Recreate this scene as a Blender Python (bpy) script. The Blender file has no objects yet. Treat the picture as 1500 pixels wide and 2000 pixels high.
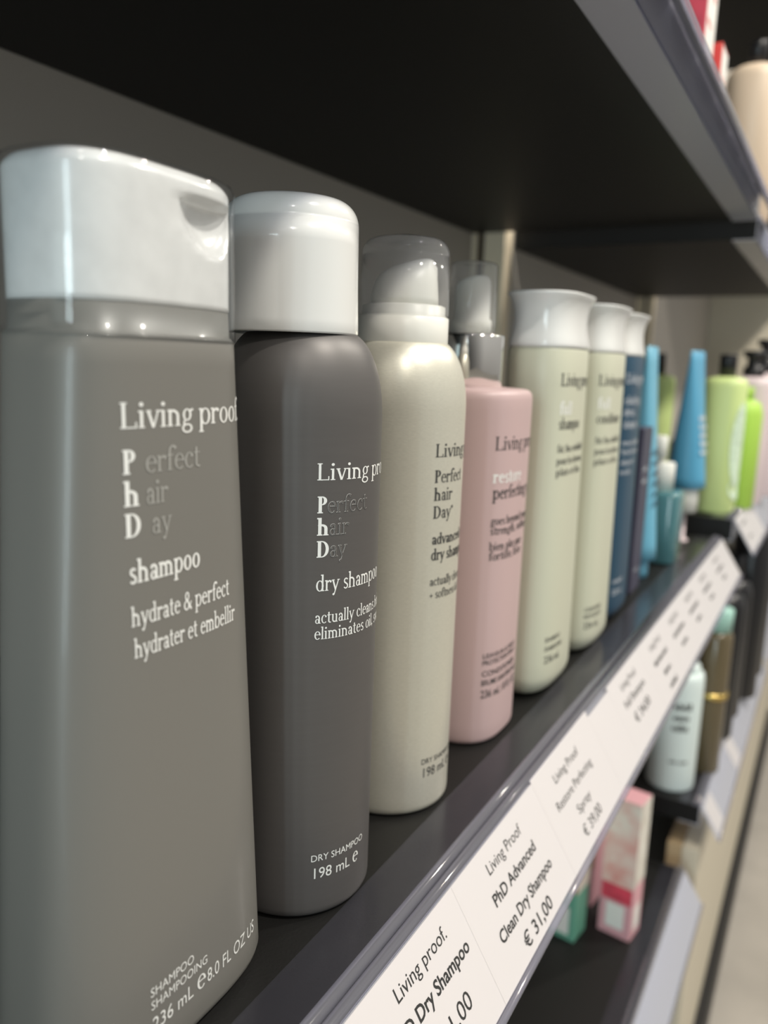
import bpy, bmesh, math, random
from mathutils import Vector, Matrix
random.seed(7)
SC = bpy.context.scene
COL = SC.collection
K = 0.001                      # everything below is written in millimetres
PI = math.pi

# ------------------------------------------------------------------ camera
F_PX, YAW, PITCH, ROLL, CAM_Z = 1559.14, -0.5130, -0.1831, 0.0343, 183.06
fwd = Vector((math.sin(YAW)*math.cos(PITCH), math.cos(YAW)*math.cos(PITCH), math.sin(PITCH)))
rgt = fwd.cross(Vector((0, 0, 1))).normalized(); upv = rgt.cross(fwd)
r2 = math.cos(ROLL)*rgt + math.sin(ROLL)*upv
u2 = -math.sin(ROLL)*rgt + math.cos(ROLL)*upv
cd = bpy.data.cameras.new('camera'); cam = bpy.data.objects.new('camera', cd); COL.objects.link(cam)
m = Matrix((r2, u2, -fwd)).transposed().to_4x4(); m.translation = Vector((0, 0, CAM_Z*K)); cam.matrix_world = m
cd.sensor_fit = 'VERTICAL'; cd.sensor_height = 36.0; cd.sensor_width = 27.0; cd.lens = F_PX/2000*36
cd.clip_start = 0.01; cd.clip_end = 60
FOCUS = (Vector((-130, 205, 120)) - Vector((0, 0, CAM_Z))).dot(fwd)
cd.dof.use_dof = True; cd.dof.focus_distance = FOCUS*K
cd.dof.aperture_fstop = cd.lens/3.3
SC.camera = cam

# ------------------------------------------------------------------ world, lights, exposure
SC.view_settings.view_transform = 'Standard'; SC.view_settings.look = 'None'
SC.view_settings.gamma = 1.0; SC.view_settings.use_curve_mapping = False
SC.view_settings.exposure = 0.0
W = bpy.data.worlds.new('store_ambience'); SC.world = W; W.use_nodes = True
nt = W.node_tree; nt.nodes.clear()
wo = nt.nodes.new('ShaderNodeOutputWorld'); bg = nt.nodes.new('ShaderNodeBackground')
tc = nt.nodes.new('ShaderNodeTexCoord'); sp = nt.nodes.new('ShaderNodeSeparateXYZ')
nt.links.new(tc.outputs['Generated'], sp.inputs[0])
rz = nt.nodes.new('ShaderNodeValToRGB'); mr = nt.nodes.new('ShaderNodeMapRange')
mr.inputs[1].default_value = -1; mr.inputs[2].default_value = 1
nt.links.new(sp.outputs[2], mr.inputs[0]); nt.links.new(mr.outputs[0], rz.inputs[0])
cr = rz.color_ramp; cr.elements[0].position = 0.30; cr.elements[0].color = (.34, .32, .29, 1)
cr.elements[1].position = 0.75; cr.elements[1].color = (.80, .78, .73, 1)
# daylight from the shop window direction, the rest of that side of the shop is dim
dp = nt.nodes.new('ShaderNodeVectorMath'); dp.operation = 'DOT_PRODUCT'; dp.inputs[1].default_value = Vector((-.10, -.99, .08)).normalized()
nt.links.new(tc.outputs['Generated'], dp.inputs[0])
ry = nt.nodes.new('ShaderNodeValToRGB'); nt.links.new(dp.outputs['Value'], ry.inputs[0])
c2 = ry.color_ramp; c2.elements[0].position = 0.90; c2.elements[0].color = (0, 0, 0, 1)
c2.elements[1].position = 0.99; c2.elements[1].color = (.75, 1.0, 1.02, 1)
rd = nt.nodes.new('ShaderNodeMapRange'); rd.inputs[1].default_value = -.95; rd.inputs[2].default_value = -.30
rd.inputs[3].default_value = .14; rd.inputs[4].default_value = 1.0
nt.links.new(sp.outputs[1], rd.inputs[0])
mu = nt.nodes.new('ShaderNodeMixRGB'); mu.blend_type = 'MULTIPLY'; mu.inputs[0].default_value = 1
nt.links.new(rz.outputs[0], mu.inputs[1]); nt.links.new(rd.outputs[0], mu.inputs[2])
ad = nt.nodes.new('ShaderNodeMixRGB'); ad.blend_type = 'ADD'; ad.inputs[0].default_value = 1
nt.links.new(mu.outputs[0], ad.inputs[1]); nt.links.new(ry.outputs[0], ad.inputs[2])
nt.links.new(ad.outputs[0], bg.inputs[0]); bg.inputs[1].default_value = 0.72
nt.links.new(bg.outputs[0], wo.inputs[0])

def area(name, loc, target, sx, sy, power, col, shape='RECTANGLE'):
    l = bpy.data.lights.new(name, 'AREA'); l.shape = shape; l.size = sx*K; l.size_y = sy*K
    l.energy = power; l.color = col
    o = bpy.data.objects.new(name, l); COL.objects.link(o)
    o.location = Vector(loc)*K
    o.rotation_euler = (Vector(target)-Vector(loc)).to_track_quat('-Z', 'Y').to_euler()
    return o
WARM = (1.0, .94, .84)
for y, pw in ((-900, 9), (250, 20), (1300, 18), (2300, 18)):
    area('aisle_ceiling_lamp', (740, y, 1640), (-100, y+60, 100), 90, 90, pw, WARM, 'DISK')
for i, x in enumerate((-60, 150, 360)):
    area('shop_window_strip', (x, -2300, 350), (x-100, 0, 150), 90, 1700, 8, (.78, .95, 1.0))

# ------------------------------------------------------------------ materials
def mat(name, col, rough=.5, metal=0., spec=.5, coat=0., trans=0., ior=1.45, sss=0.):
    M = bpy.data.materials.new(name); M.use_nodes = True
    p = M.node_tree.nodes['Principled BSDF']
    p.inputs['Base Color'].default_value = (*col, 1); p.inputs['Roughness'].default_value = rough
    p.inputs['Metallic'].default_value = metal; p.inputs['Specular IOR Level'].default_value = spec
    p.inputs['Coat Weight'].default_value = coat; p.inputs['Coat Roughness'].default_value = .06
    p.inputs['Transmission Weight'].default_value = trans; p.inputs['IOR'].default_value = ior
    if sss:
        p.inputs['Subsurface Weight'].default_value = sss
        p.inputs['Subsurface Radius'].default_value = (.004, .004, .004)
    return M
def noise_on(M, scale=(40, 40, 40), nscale=5., amt=.15, bump=0., detail=4., colramp=None):
    t = M.node_tree; p = t.nodes['Principled BSDF']
    tcn = t.nodes.new('ShaderNodeTexCoord'); mp = t.nodes.new('ShaderNodeMapping'); nz = t.nodes.new('ShaderNodeTexNoise')
    mp.inputs['Scale'].default_value = scale; nz.inputs['Scale'].default_value = nscale; nz.inputs['Detail'].default_value = detail
    t.links.new(tcn.outputs['Object'], mp.inputs[0]); t.links.new(mp.outputs[0], nz.inputs['Vector'])
    if amt:
        base = p.inputs['Base Color'].default_value[:3]
        rp = t.nodes.new('ShaderNodeValToRGB'); rp.color_ramp.elements[0].position = .3; rp.color_ramp.elements[1].position = .7
        a, b = (colramp if colramp else (tuple(c*(1-amt) for c in base), tuple(min(1, c*(1+amt)) for c in base)))
        rp.color_ramp.elements[0].color = (*a, 1); rp.color_ramp.elements[1].color = (*b, 1)
        t.links.new(nz.outputs['Fac'], rp.inputs[0]); t.links.new(rp.outputs[0], p.inputs['Base Color'])
    if bump:
        bp = t.nodes.new('ShaderNodeBump'); bp.inputs['Strength'].default_value = bump; bp.inputs['Distance'].default_value = .0004
        t.links.new(nz.outputs['Fac'], bp.inputs['Height']); t.links.new(bp.outputs[0], p.inputs['Normal'])
    return M
def clear(name, tint, haze, hazecol, gloss_rough=.03, ior=1.45):
    """thin clear plastic: mostly see-through, Fresnel gloss, a little milky haze"""
    M = bpy.data.materials.new(name); M.use_nodes = True; t = M.node_tree; t.nodes.clear()
    o = t.nodes.new('ShaderNodeOutputMaterial'); tr = t.nodes.new('ShaderNodeBsdfTransparent'); tr.inputs[0].default_value = (*tint, 1)
    df = t.nodes.new('ShaderNodeBsdfDiffuse'); df.inputs[0].default_value = (*hazecol, 1)
    tl = t.nodes.new('ShaderNodeBsdfTranslucent'); tl.inputs[0].default_value = (*hazecol, 1)
    mh = t.nodes.new('ShaderNodeMixShader'); mh.inputs[0].default_value = .5
    t.links.new(df.outputs[0], mh.inputs[1]); t.links.new(tl.outputs[0], mh.inputs[2])
    m1 = t.nodes.new('ShaderNodeMixShader'); m1.inputs[0].default_value = haze
    t.links.new(tr.outputs[0], m1.inputs[1]); t.links.new(mh.outputs[0], m1.inputs[2])
    gl = t.nodes.new('ShaderNodeBsdfGlossy'); gl.inputs['Roughness'].default_value = gloss_rough
    lw = t.nodes.new('ShaderNodeLayerWeight'); lw.inputs[0].default_value = .5
    pw = t.nodes.new('ShaderNodeMath'); pw.operation = 'POWER'; pw.inputs[1].default_value = 5.
    fr = t.nodes.new('ShaderNodeMapRange'); fr.inputs[3].default_value = ((ior-1)/(ior+1))**2; fr.inputs[4].default_value = 1.   # Schlick gloss, alike on both faces
    t.links.new(lw.outputs['Facing'], pw.inputs[0]); t.links.new(pw.outputs[0], fr.inputs[0])
    m2 = t.nodes.new('ShaderNodeMixShader')
    t.links.new(fr.outputs[0], m2.inputs[0]); t.links.new(m1.outputs[0], m2.inputs[1]); t.links.new(gl.outputs[0], m2.inputs[2])
    t.links.new(m2.outputs[0], o.inputs[0]); return M

M = {}
M['board'] = noise_on(mat('black_laminate', (.0085, .0083, .008), .50, spec=.3), (1, 1, 1), 900, 0, .25)
M['panel'] = mat('taupe_panel', (.47, .44, .40), .6)
M['post'] = mat('beige_post', (.93, .80, .60), .6)
M['panel_light'] = mat('beige_panel', (.66, .60, .48), .6)
M['slot'] = mat('dark_slot', (.12, .09, .06), .7)
M['rail'] = clear('clear_rail_plastic', (.90, .90, .95), .03, (.55, .55, .62), .2, 1.3)
M['rail_milky'] = clear('milky_rail_plastic', (.90, .90, .95), .80, (.80, .82, .90), .25, 1.2)
M['rail_ridge'] = clear('rail_ridge_plastic', (.85, .85, .93), .34, (.64, .63, .72), .08, 1.45)
M['paper'] = clear('label_paper', (0, 0, 0), 1., (.80, .77, .78), .4, 1.2)
for n_ in M['paper'].node_tree.nodes:      # paper: mostly diffuse, some light shines through
    if n_.type == 'MIX_SHADER' and n_.inputs[0].default_value == .5 and n_.inputs[2].links and n_.inputs[2].links[0].from_node.type == 'BSDF_TRANSLUCENT': n_.inputs[0].default_value = .22
M['ink'] = mat('black_ink', (.03, .03, .03), .6)
M['white_gloss'] = mat('white_gloss_plastic', (.80, .81, .80), .16, coat=.5)
M['white_cap'] = noise_on(mat('white_cap_plastic', (.80, .80, .79), .22, coat=.5), (1, 1, 1), 160, .05)
M['white_soft'] = mat('white_soft_plastic', (.80, .80, .75), .35)
M['shell'] = clear('clear_cap_shell', (.95, .965, .975), .02, (.8, .82, .82), .03, 1.5)
M['smoke'] = clear('smoky_clear_cap', (.95, .955, .96), .16, (.84, .85, .87), .04, 1.4)
M['b1'] = mat('grey_bottle_plastic', (.185, .18, .165), .34, coat=.12)
M['dark'] = noise_on(mat('dark_grey_can', (.135, .128, .125), .46, metal=.45), (1, 1, 14), 60, .02)
M['light'] = noise_on(mat('champagne_aluminium', (.74, .72, .62), .36, metal=.5), (30, 30, 140), 22, .05, .12)
M['pink'] = mat('pink_plastic', (.56, .41, .41), .42)
M['pale'] = mat('pale_sage_plastic', (.58, .59, .47), .40)
M['navy'] = mat('navy_plastic', (.020, .065, .115), .36)
M['purple'] = mat('dark_violet_plastic', (.060, .058, .095), .45)
M['chrome'] = mat('polished_metal', (.80, .79, .77), .07, metal=1)
M['white_ink'] = mat('white_print', (.83, .84, .82), .5)
M['grey_ink'] = mat('grey_print', (.37, .37, .35), .5)
M['outline_ink'] = mat('outline_print', (.74, .73, .71), .5)
M['dark_ink'] = mat('dark_print', (.045, .045, .045), .5)
M['navy_ink'] = mat('pale_grey_print', (.50, .54, .60), .5)
M['blue'] = mat('sky_blue_plastic', (.10, .36, .56), .35)
M['strip'] = mat('bright_blue_plastic', (.16, .45, .62), .35)
M['teal'] = mat('teal_glass', (.085, .21, .23), .12, coat=.4)
M['lime'] = mat('lime_plastic', (.66, .79, .33), .42)
M['leaf'] = mat('leaf_green_print', (.42, .66, .10), .5)
M['mintprint'] = noise_on(mat('pale_mint_print', (.66, .80, .62), .5), (1, 1, 1), 260, .25)
M['black'] = mat('black_plastic', (.014, .014, .016), .3)
M['lilac'] = mat('pale_pink_plastic', (.72, .60, .62), .42)
M['red'] = mat('red_carton', (.72, .07, .06), .45)
M['crimson'] = noise_on(mat('crimson_carton', (.66, .07, .11), .45), (1, 1, 1), 60, .3)
M['white_carton'] = mat('white_carton', (.84, .82, .78), .5)
M['peach'] = mat('peach_plastic', (.83, .66, .50), .4)
M['mint'] = mat('mint_plastic', (.40, .66, .58), .4)
M['pale_blue'] = mat('pale_blue_white_plastic', (.74, .84, .83), .4)
M['brown'] = mat('amber_glass', (.13, .10, .055), .2, coat=.3)
M['gold'] = mat('gold_metal', (.75, .55, .18), .25, metal=1)
M['green_carton'] = mat('green_carton', (.15, .40, .29), .5)
M['pink_carton'] = mat('pink_carton', (.72, .38, .42), .5)
M['rose_art'] = noise_on(mat('rose_print', (.75, .55, .5), .5), (1, 1, 1), 38, .5, colramp=((.72, .28, .25), (.86, .83, .74)))
M['hand_art'] = noise_on(mat('brown_print', (.5, .3, .2), .5), (1, 1, .5), 50, .5, colramp=((.42, .22, .12), (.80, .55, .42)))
M['white_art'] = noise_on(mat('blossom_print', (.8, .77, .69), .5), (1, 1, .6), 90, .3, colramp=((.66, .60, .52), (.85, .83, .76)))
M['tan'] = mat('tan_wood_edge', (.50, .37, .22), .55)
M['floor'] = noise_on(mat('concrete_floor', (.42, .385, .34), .5), (1, 1, 1), 6, .12)
M['baseboard'] = mat('black_baseboard', (.013, .012, .012), .45)

# ------------------------------------------------------------------ object helpers
def prop(o, label=None, cat=None, group=None, kind=None):
    if label: o['label'] = label
    if cat: o['category'] = cat
    if group: o['group'] = group
    if kind: o['kind'] = kind
    return o
def thing(name, loc, label, cat, group=None, rotz=0.):
    o = bpy.data.objects.new(name, None); COL.objects.link(o); o.empty_display_size = .02
    o.location = Vector(loc)*K; o.rotation_euler = (0, 0, rotz)
    return prop(o, label, cat, group)
class B:
    """collects geometry in mm with several materials, then links ONE mesh object"""
    def __init__(s, *mats): s.v = []; s.f = []; s.mi = []; s.mats = list(mats); s.sm = []
    def slot(s, name):
        if name not in s.mats: s.mats.append(name)
        return s.mats.index(name)
    def face(s, pts, mname=None, smooth=False):
        b = len(s.v); s.v += [tuple(p) for p in pts]; s.f.append(tuple(range(b, b+len(pts))))
        s.mi.append(s.slot(mname) if mname else 0); s.sm.append(smooth)
    def grid(s, rings, mname=None, smooth=True, close=True, cap0=False, cap1=False):
        b = len(s.v); n = len(rings[0]); mi = s.slot(mname) if mname else 0
        for r in rings: s.v += [tuple(p) for p in r]
        for i in range(len(rings)-1):
            for j in range(n if close else n-1):
                k = (j+1) % n
                s.f.append((b+i*n+j, b+i*n+k, b+(i+1)*n+k, b+(i+1)*n+j)); s.mi.append(mi); s.sm.append(smooth)
        if cap0: s.f.append(tuple(b+j for j in reversed(range(n)))); s.mi.append(mi); s.sm.append(False)
        if cap1: s.f.append(tuple(b+(len(rings)-1)*n+j for j in range(n))); s.mi.append(mi); s.sm.append(False)
    def box(s, x0, y0, z0, x1, y1, z1, mname=None):
        p = [(x0, y0, z0), (x1, y0, z0), (x1, y1, z0), (x0, y1, z0), (x0, y0, z1), (x1, y0, z1), (x1, y1, z1), (x0, y1, z1)]
        b = len(s.v); s.v += p; mi = s.slot(mname) if mname else 0
        for f in ((3, 2, 1, 0), (4, 5, 6, 7), (0, 1, 5, 4), (1, 2, 6, 5), (2, 3, 7, 6), (3, 0, 4, 7)):
            s.f.append(tuple(b+i for i in f)); s.mi.append(mi); s.sm.append(False)
    def extrude_y(s, poly, y0, y1, mname=None, smooth=False):
        """closed XZ polygon (counter-clockwise seen from -Y) drawn out along Y"""
        s.grid([[(x, y0, z) for x, z in poly], [(x, y1, z) for x, z in poly]], mname, smooth, True, True, True)
    def tube_y(s, cx, cz, r, y0, y1, mname=None, n=14):
        s.extrude_y([(cx+r*math.cos(2*PI*i/n), cz+r*math.sin(2*PI*i/n)) for i in range(n)], y0, y1, mname, True)
    def build(s, name, parent=None, bevel=0., segs=2, label=None):
        me = bpy.data.meshes.new(name)
        me.from_pydata([(x*K, y*K, z*K) for x, y, z in s.v], [], s.f)
        for mn in s.mats: me.materials.append(M[mn])
        for p, mi, sm in zip(me.polygons, s.mi, s.sm): p.material_index = mi; p.use_smooth = sm
        me.update()
        o = bpy.data.objects.new(name, me); COL.objects.link(o)
        if parent: o.parent = parent
        if bevel:
            md = o.modifiers.new('bevel', 'BEVEL'); md.width = bevel*K; md.segments = segs; md.limit_method = 'ANGLE'
        if label: o['label'] = label
        return o
def section(a, b, n, z, N=96, cx=0., cy=0.):
    out = []
    for i in range(N):
        t = 2*PI*i/N; c, s_ = math.cos(t), math.sin(t)
        out.append((cx+a*math.copysign(abs(c)**(2/n), c), cy+b*math.copysign(abs(s_)**(2/n), s_), z))
    return out
def loft(bld, prof, N=96, mname=None, cap0=True, cap1=True, cx=0., cy=0.):
    """prof: list of (z, a, b, n) half axes along X and Y and superellipse power"""
    bld.grid([section(a, b, n, z, N, cx, cy) for z, a, b, n in prof], mname, True, True, cap0, cap1)
def lathe(bld, prof, N=72, mname=None, cap0=True, cap1=True, cx=0., cy=0.):
    loft(bld, [(z, r, r, 2.) for r, z in prof], N, mname, cap0, cap1, cx, cy)
def fillet(r0, z0, r1, z1, kind, n=8):
    """quarter-ellipse from (r0,z0) to (r1,z1); kind 'out' bulges outward first in z, 'in' first in r"""
    pts = []
    for i in range(n+1):
        t = PI/2*i/n
        if kind == 'z': pts.append((r1+(r0-r1)*math.cos(t), z0+(z1-z0)*math.sin(t)))
        else: pts.append((r0+(r1-r0)*math.sin(t), z1+(z0-z1)*math.cos(t)))
    return pts

# ------------------------------------------------------------------ lettering (a drawn serif face and the built-in sans)
XH = .68
def glyph(ch, s=.125, t=.055):
    P = []; e = .065
    def r(x0, y0, x1, y1): P.append(('r', x0, y0, x1, y1))
    def b(x0, y0, x1, y1, w): P.append(('b', x0, y0, x1, y1, w))
    def o(cx, cy, rx, ry, tx, ty, a0=0, a1=360): P.append(('o', cx, cy, rx, ry, tx, ty, a0, a1))
    def st(x, y0, y1, top=1, bot=1):
        r(x, y0, x+s, y1)
        if bot: r(x-e, y0, x+s+e, y0+t)
        if top == 1: r(x-e, y1-t*1.3, x+s*.6, y1)
        if top == 2: r(x-e, y1-t, x+s+e, y1)
    def arch(x, x2, y=XH):
        rx = (x2+s-x)*.62; ry = .27
        o(x2+s-rx, y-ry, rx, ry, s, t*1.9, 0, 135)
        r(x2, 0, x2+s, y-ry+.01); r(x2-e, 0, x2+s+e, t)
    def dot(x, y, q=.085): o(x, y, q, q, q*.98, q*.98)
    if ch == 'L': st(.07, 0, 1, 2); r(.07, 0, .6, t); r(.6-t*.8, 0, .6+t*.2, .24); return P, .66
    if ch == 'P': st(.07, 0, 1, 2); o(.28, .74, .3, .26, s, t, -90, 90); r(.1, 1-t, .29, 1); r(.1, .48, .29, .48+t); return P, .62
    if ch == 'D': st(.07, 0, 1, 2); o(.3, .5, .45, .5, s, t, -90, 90); r(.1, 1-t, .31, 1); r(.1, 0, .31, t); return P, .82
    if ch == 'i': st(.08, 0, XH); dot(.08+s/2, .92); return P, .08+s+.12
    if ch == 'l': st(.08, 0, 1.06); return P, .08+s+.1
    if ch == 'h': st(.07, 0, 1.06); arch(.07, .44); return P, .46+s+.1
    if ch == 'n': st(.07, 0, XH); arch(.07, .44); return P, .46+s+.1
    if ch == 'm': st(.07, 0, XH); arch(.07, .40); arch(.40, .73); return P, .75+s+.1
    if ch == 'u':
        r(.07, .2, .07+s, XH); r(.0, XH-t, .1, XH); o(.29, .25, .22, .26, s, t*1.8, 180, 310); st(.42, 0, XH); return P, .44+s+.1
    if ch == 'r': st(.07, 0, XH); o(.34, XH-.25, .2, .25, s*.8, t*1.7, 55, 150); dot(.42, XH-.1, .075); return P, .5
    if ch == 'o': o(.31, .34, .28, .355, s, t); return P, .62
    if ch == 'e': o(.3, .34, .27, .355, s, t, 0, 318); r(.1, .37, .545, .37+t); return P, .58
    if ch == 'c': o(.3, .34, .27, .355, s, t, 48, 318); dot(.44, .55, .075); return P, .54
    if ch == 'd': o(.3, .34, .27, .355, s, t); st(.43, 0, 1.06); return P, .66
    if ch == 'b': st(.05, .0, 1.06, 1, 0); o(.33, .34, .28, .355, s, t); return P, .64
    if ch == 'p': st(.07, -.33, XH); o(.35, .34, .28, .355, s, t); return P, .66
    if ch == 'q': o(.3, .34, .27, .355, s, t); st(.43, -.33, XH, 0); return P, .66
    if ch == 'a':
        r(.34, .03, .34+s, .48); r(.34, 0, .36+s+e, t); o(.24, .44, .34+s-.24, .25, s, t*1.6, 0, 140); dot(.13, .54, .07)
        o(.23, .19, .185, .205, s*.85, t); return P, .56
    if ch == 'g':
        o(.28, .44, .215, .255, s*.82, t); o(.28, -.12, .265, .2, s*.75, t*1.3); b(.15, .22, .12, .03, t*1.6)
        b(.43, .60, .58, .665, t*1.7); return P, .58
    if ch == 'f': st(.12, 0, .82, 0); o(.12+.24, .80, .24, .28, s, t*1.6, 45, 180); r(.02, XH-t, .36, XH); dot(.47, .97, .075); return P, .42
    if ch == 't': r(.12, .16, .12+s, .9); o(.12+.18, .17, .18, .185, s, t*1.5, 180, 310); r(.02, XH-t, .38, XH); return P, .43
    if ch == 's':
        o(.25, .505, .185, .19, s*.8, t*1.4, 25, 260); o(.24, .175, .2, .195, s*.8, t*1.4, -155, 85)
        b(.12, .44, .38, .25, s*.8); return P, .47
    if ch == 'v': b(.09, XH, .3, .0, s*.95); b(.52, XH, .31, .0, t*1.3); r(0, XH-t, .22, XH); r(.42, XH-t, .61, XH); return P, .6
    if ch == 'y':
        b(.09, XH, .31, .02, s*.95); b(.53, XH, .2, -.27, t*1.4); r(0, XH-t, .22, XH); r(.43, XH-t, .62, XH); dot(.15, -.26, .075); return P, .6
    if ch == 'w':
        b(.09, XH, .27, 0, s*.9); b(.45, XH, .28, 0, t*1.3); b(.43, XH, .62, 0, s*.9); b(.82, XH, .63, 0, t*1.3)
        r(0, XH-t, .2, XH); r(.74, XH-t, .9, XH); return P, .9
    if ch == 'x': b(.08, XH, .48, 0, s*.9); b(.48, XH, .08, 0, t*1.3); r(0, XH-t, .2, XH); r(.36, 0, .56, t); return P, .58
    if ch == 'z': r(.06, XH-t, .48, XH); r(.06, 0, .48, t); b(.43, XH, .1, 0, s*.9); return P, .54
    if ch == '&': o(.33, .76, .2, .25, s*.85, t*1.2); o(.28, .27, .27, .28, s, t*1.2); b(.28, .62, .72, 0, s); b(.72, .45, .5, .1, t*1.2); return P, .78
    if ch == '+': r(.04, .32, .5, .32+t*1.4); r(.27-t*.7, .1, .27+t*.7, .58); return P, .56
    if ch == '.': dot(.1, .07, .08); return P, .22
    if ch == ',': dot(.1, .07, .08); b(.14, .04, .06, -.14, t); return P, .24
    if ch == "'": b(.08, 1.0, .06, .78, t*1.4); return P, .16
    if ch == '*': b(.16, .95, .16, .65, t); b(.03, .87, .29, .73, t); b(.03, .73, .29, .87, t); return P, .32
    return P, .30
def prim_quads(p, ins):
    """convex quads of one stroke, optionally inset"""
    if p[0] == 'r':
        _, x0, y0, x1, y1 = p; x0 += ins; y0 += ins; x1 -= ins; y1 -= ins
        if x1-x0 < .004 or y1-y0 < .004: return []
        return [[(x0, y0), (x1, y0), (x1, y1), (x0, y1)]]
    if p[0] == 'b':
        _, x0, y0, x1, y1, w = p; w -= 2*ins
        if w < .008: return []
        L = math.hypot(x1-x0, y1-y0); nx, ny = -(y1-y0)/L*w/2, (x1-x0)/L*w/2
        q = [(x0+nx, y0+ny), (x1+nx, y1+ny), (x1-nx, y1-ny), (x0-nx, y0-ny)]
        return [q[::-1]]
    _, cx, cy, rx, ry, tx, ty, a0, a1 = p
    rx -= ins; ry -= ins; tx -= 2*ins; ty -= 2*ins
    if tx < .006 and ty < .006: return []
    tx = max(tx, .004); ty = max(ty, .004)
    n = max(6, int(abs(a1-a0)/15)); out = []
    for i in range(n):
        q = []
        for k, ring in ((i, 1), (i+1, 1), (i+1, 0), (i, 0)):
            t = math.radians(a0+(a1-a0)*k/n); c, s_ = math.cos(t), math.sin(t)
            q.append((cx+(rx if ring else rx-tx)*c, cy+(ry if ring else ry-ty)*s_))
        out.append(q[::-1] if False else [q[3], q[0], q[1], q[2]])
    return out
def serif(text, s=.125, t=.055, ins=0., track=0.):
    x = 0.; out = []
    for ch in text:
        P, adv = glyph(ch, s, t)
        for p in P:
            for q in prim_quads(p, ins): out.append([(x+a, y) for a, y in q])
        x += adv+track
    return out, x
_sans = {}
def sans(text, bold=0.):
    """polygons of the built-in sans face, cap height about .73 -> scaled to 1"""
    key = (text, bold)
    if key in _sans: return _sans[key]
    cu = bpy.data.curves.new('t', 'FONT'); cu.body = text; cu.resolution_u = 3; cu.offset = bold
    o = bpy.data.objects.new('t', cu); COL.objects.link(o)
    bpy.context.view_layer.update()
    dg = bpy.context.evaluated_depsgraph_get()
    me = bpy.data.meshes.new_from_object(o.evaluated_get(dg))
    q = 1/.70
    pol = [[(me.vertices[i].co.x*q, me.vertices[i].co.y*q) for i in p.vertices] for p in me.polygons]
    w = max((x for p in pol for x, y in p), default=.3)
    bpy.data.objects.remove(o); bpy.data.curves.remove(cu); bpy.data.meshes.remove(me)
    _sans[key] = (pol, w); return pol, w
def put_text(bld, polys, mname, surf, u0, v0, cap, width=None, nat=None, off=.12):
    """lay polygons on a surface: surf(u, v, off) -> point. u runs right, v up."""
    sx = cap if width is None else width/nat
    for q in polys:
        pts = [surf(u0+x*sx, v0+y*cap, off) for x, y in q]
        bld.face(pts, mname, False)
def can_surf(R):
    def f(u, v, off):
        a = u/R; return ((R+off)*math.cos(a), (R+off)*math.sin(a), v)
    return f
def loft_surf(getab, n):
    """arc length along the section measured from the middle of the front"""
    cache = {}
    def table(v):
        k = round(v, 1)
        if k not in cache:
            a, b = getab(v); pts = []; N = 240
            for i in range(N+1):
                th = -PI*.6+1.2*PI*i/N; c, s_ = math.cos(th), math.sin(th)
                pts.append((a*math.copysign(abs(c)**(2/n), c), b*math.copysign(abs(s_)**(2/n), s_)))
            S = [0.]
            for i in range(N): S.append(S[-1]+math.hypot(pts[i+1][0]-pts[i][0], pts[i+1][1]-pts[i][1]))
            mid = S[N//2]; cache[k] = (pts, [q-mid for q in S])
        return cache[k]
    def f(u, v, off):
        pts, S = table(v); lo, hi = 0, len(S)-2
        while lo < hi:
            md = (lo+hi+1)//2
            if S[md] <= u: lo = md
            else: hi = md-1
        d = S[lo+1]-S[lo] or 1e-9; q = min(max((u-S[lo])/d, 0), 1)
        x = pts[lo][0]+(pts[lo+1][0]-pts[lo][0])*q; y = pts[lo][1]+(pts[lo+1][1]-pts[lo][1])*q
        tx, ty = pts[lo+1][0]-pts[lo][0], pts[lo+1][1]-pts[lo][1]; L = math.hypot(tx, ty) or 1
        return (x+ty/L*off, y-tx/L*off, v)
    return f
def words(bld, surf, mname, u0, v0, cap, width, seed=1):
    """lettering too small to read: rows of letter-sized strokes broken into words"""
    rn = random.Random(seed); x = u0
    while x < u0+width:
        for k in range(rn.randint(3, 7)):
            w = cap*rn.uniform(.22, .5); h = cap*rn.choice((.66, .66, .7, 1.))
            if x+w > u0+width: break
            bld.face([surf(x, v0, .12), surf(x+w*.75, v0, .12), surf(x+w*.75, v0+h, .12), surf(x, v0+h, .12)], mname); x += w
        x += cap*.4
BOLD = dict(s=.20, t=.065)
def phd_words(bld, surf, u0, rows, cap, first, rest, gap=0., outline=None, widths=(19.9, 12.5, 12.)):
    for word, v in zip(('Perfect', 'hair', 'Day'), rows):
        p0, w0 = serif(word[0], **BOLD); put_text(bld, p0, first, surf, u0, v, cap)
        p1, w1 = serif(word[1:], .115, .055)
        put_text(bld, p1, rest, surf, u0+w0*cap*.98+gap, v, cap, off=.12)
        if outline:
            p2, _ = serif(word[1:], .115, .055, ins=.013)
            put_text(bld, p2, outline, surf, u0+w0*cap*.98+gap, v, cap, off=.20)
def line(bld, surf, text, mname, u0, v0, cap, width=None, s=.125, t=.055, face='serif', bold=0.):
    p, w = serif(text, s, t) if face == 'serif' else sans(text, bold)
    put_text(bld, p, mname, surf, u0, v0, cap, width, w)

# ------------------------------------------------------------------ the setting
BAY = [(-260., 966.), (996., 1690.), (1716., 2668.)]
b = B('floor'); b.box(-700, -3500, -938, 4000, 5200, -918); prop(b.build('floor'), kind='structure')
b = B('panel')
b.box(-450, BAY[0][0], -918, -430, 966, 1150); b.box(-406, 996, -918, -386, 1690, 1150); b.box(-406, 1716, -918, -386, 2668, 1150)
prop(b.build('wall_left'), kind='structure')
b = B('panel_light'); b.box(-450, 2670, -918, -76, 2690, 1150); prop(b.build('wall_end'), kind='structure')
b = B('baseboard'); b.box(-110, -260, -917.5, -74, 966, -846); b.box(-110, 996, -917.5, -74, 2668, -846)
prop(b.build('baseboard_front'), kind='structure')

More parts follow.
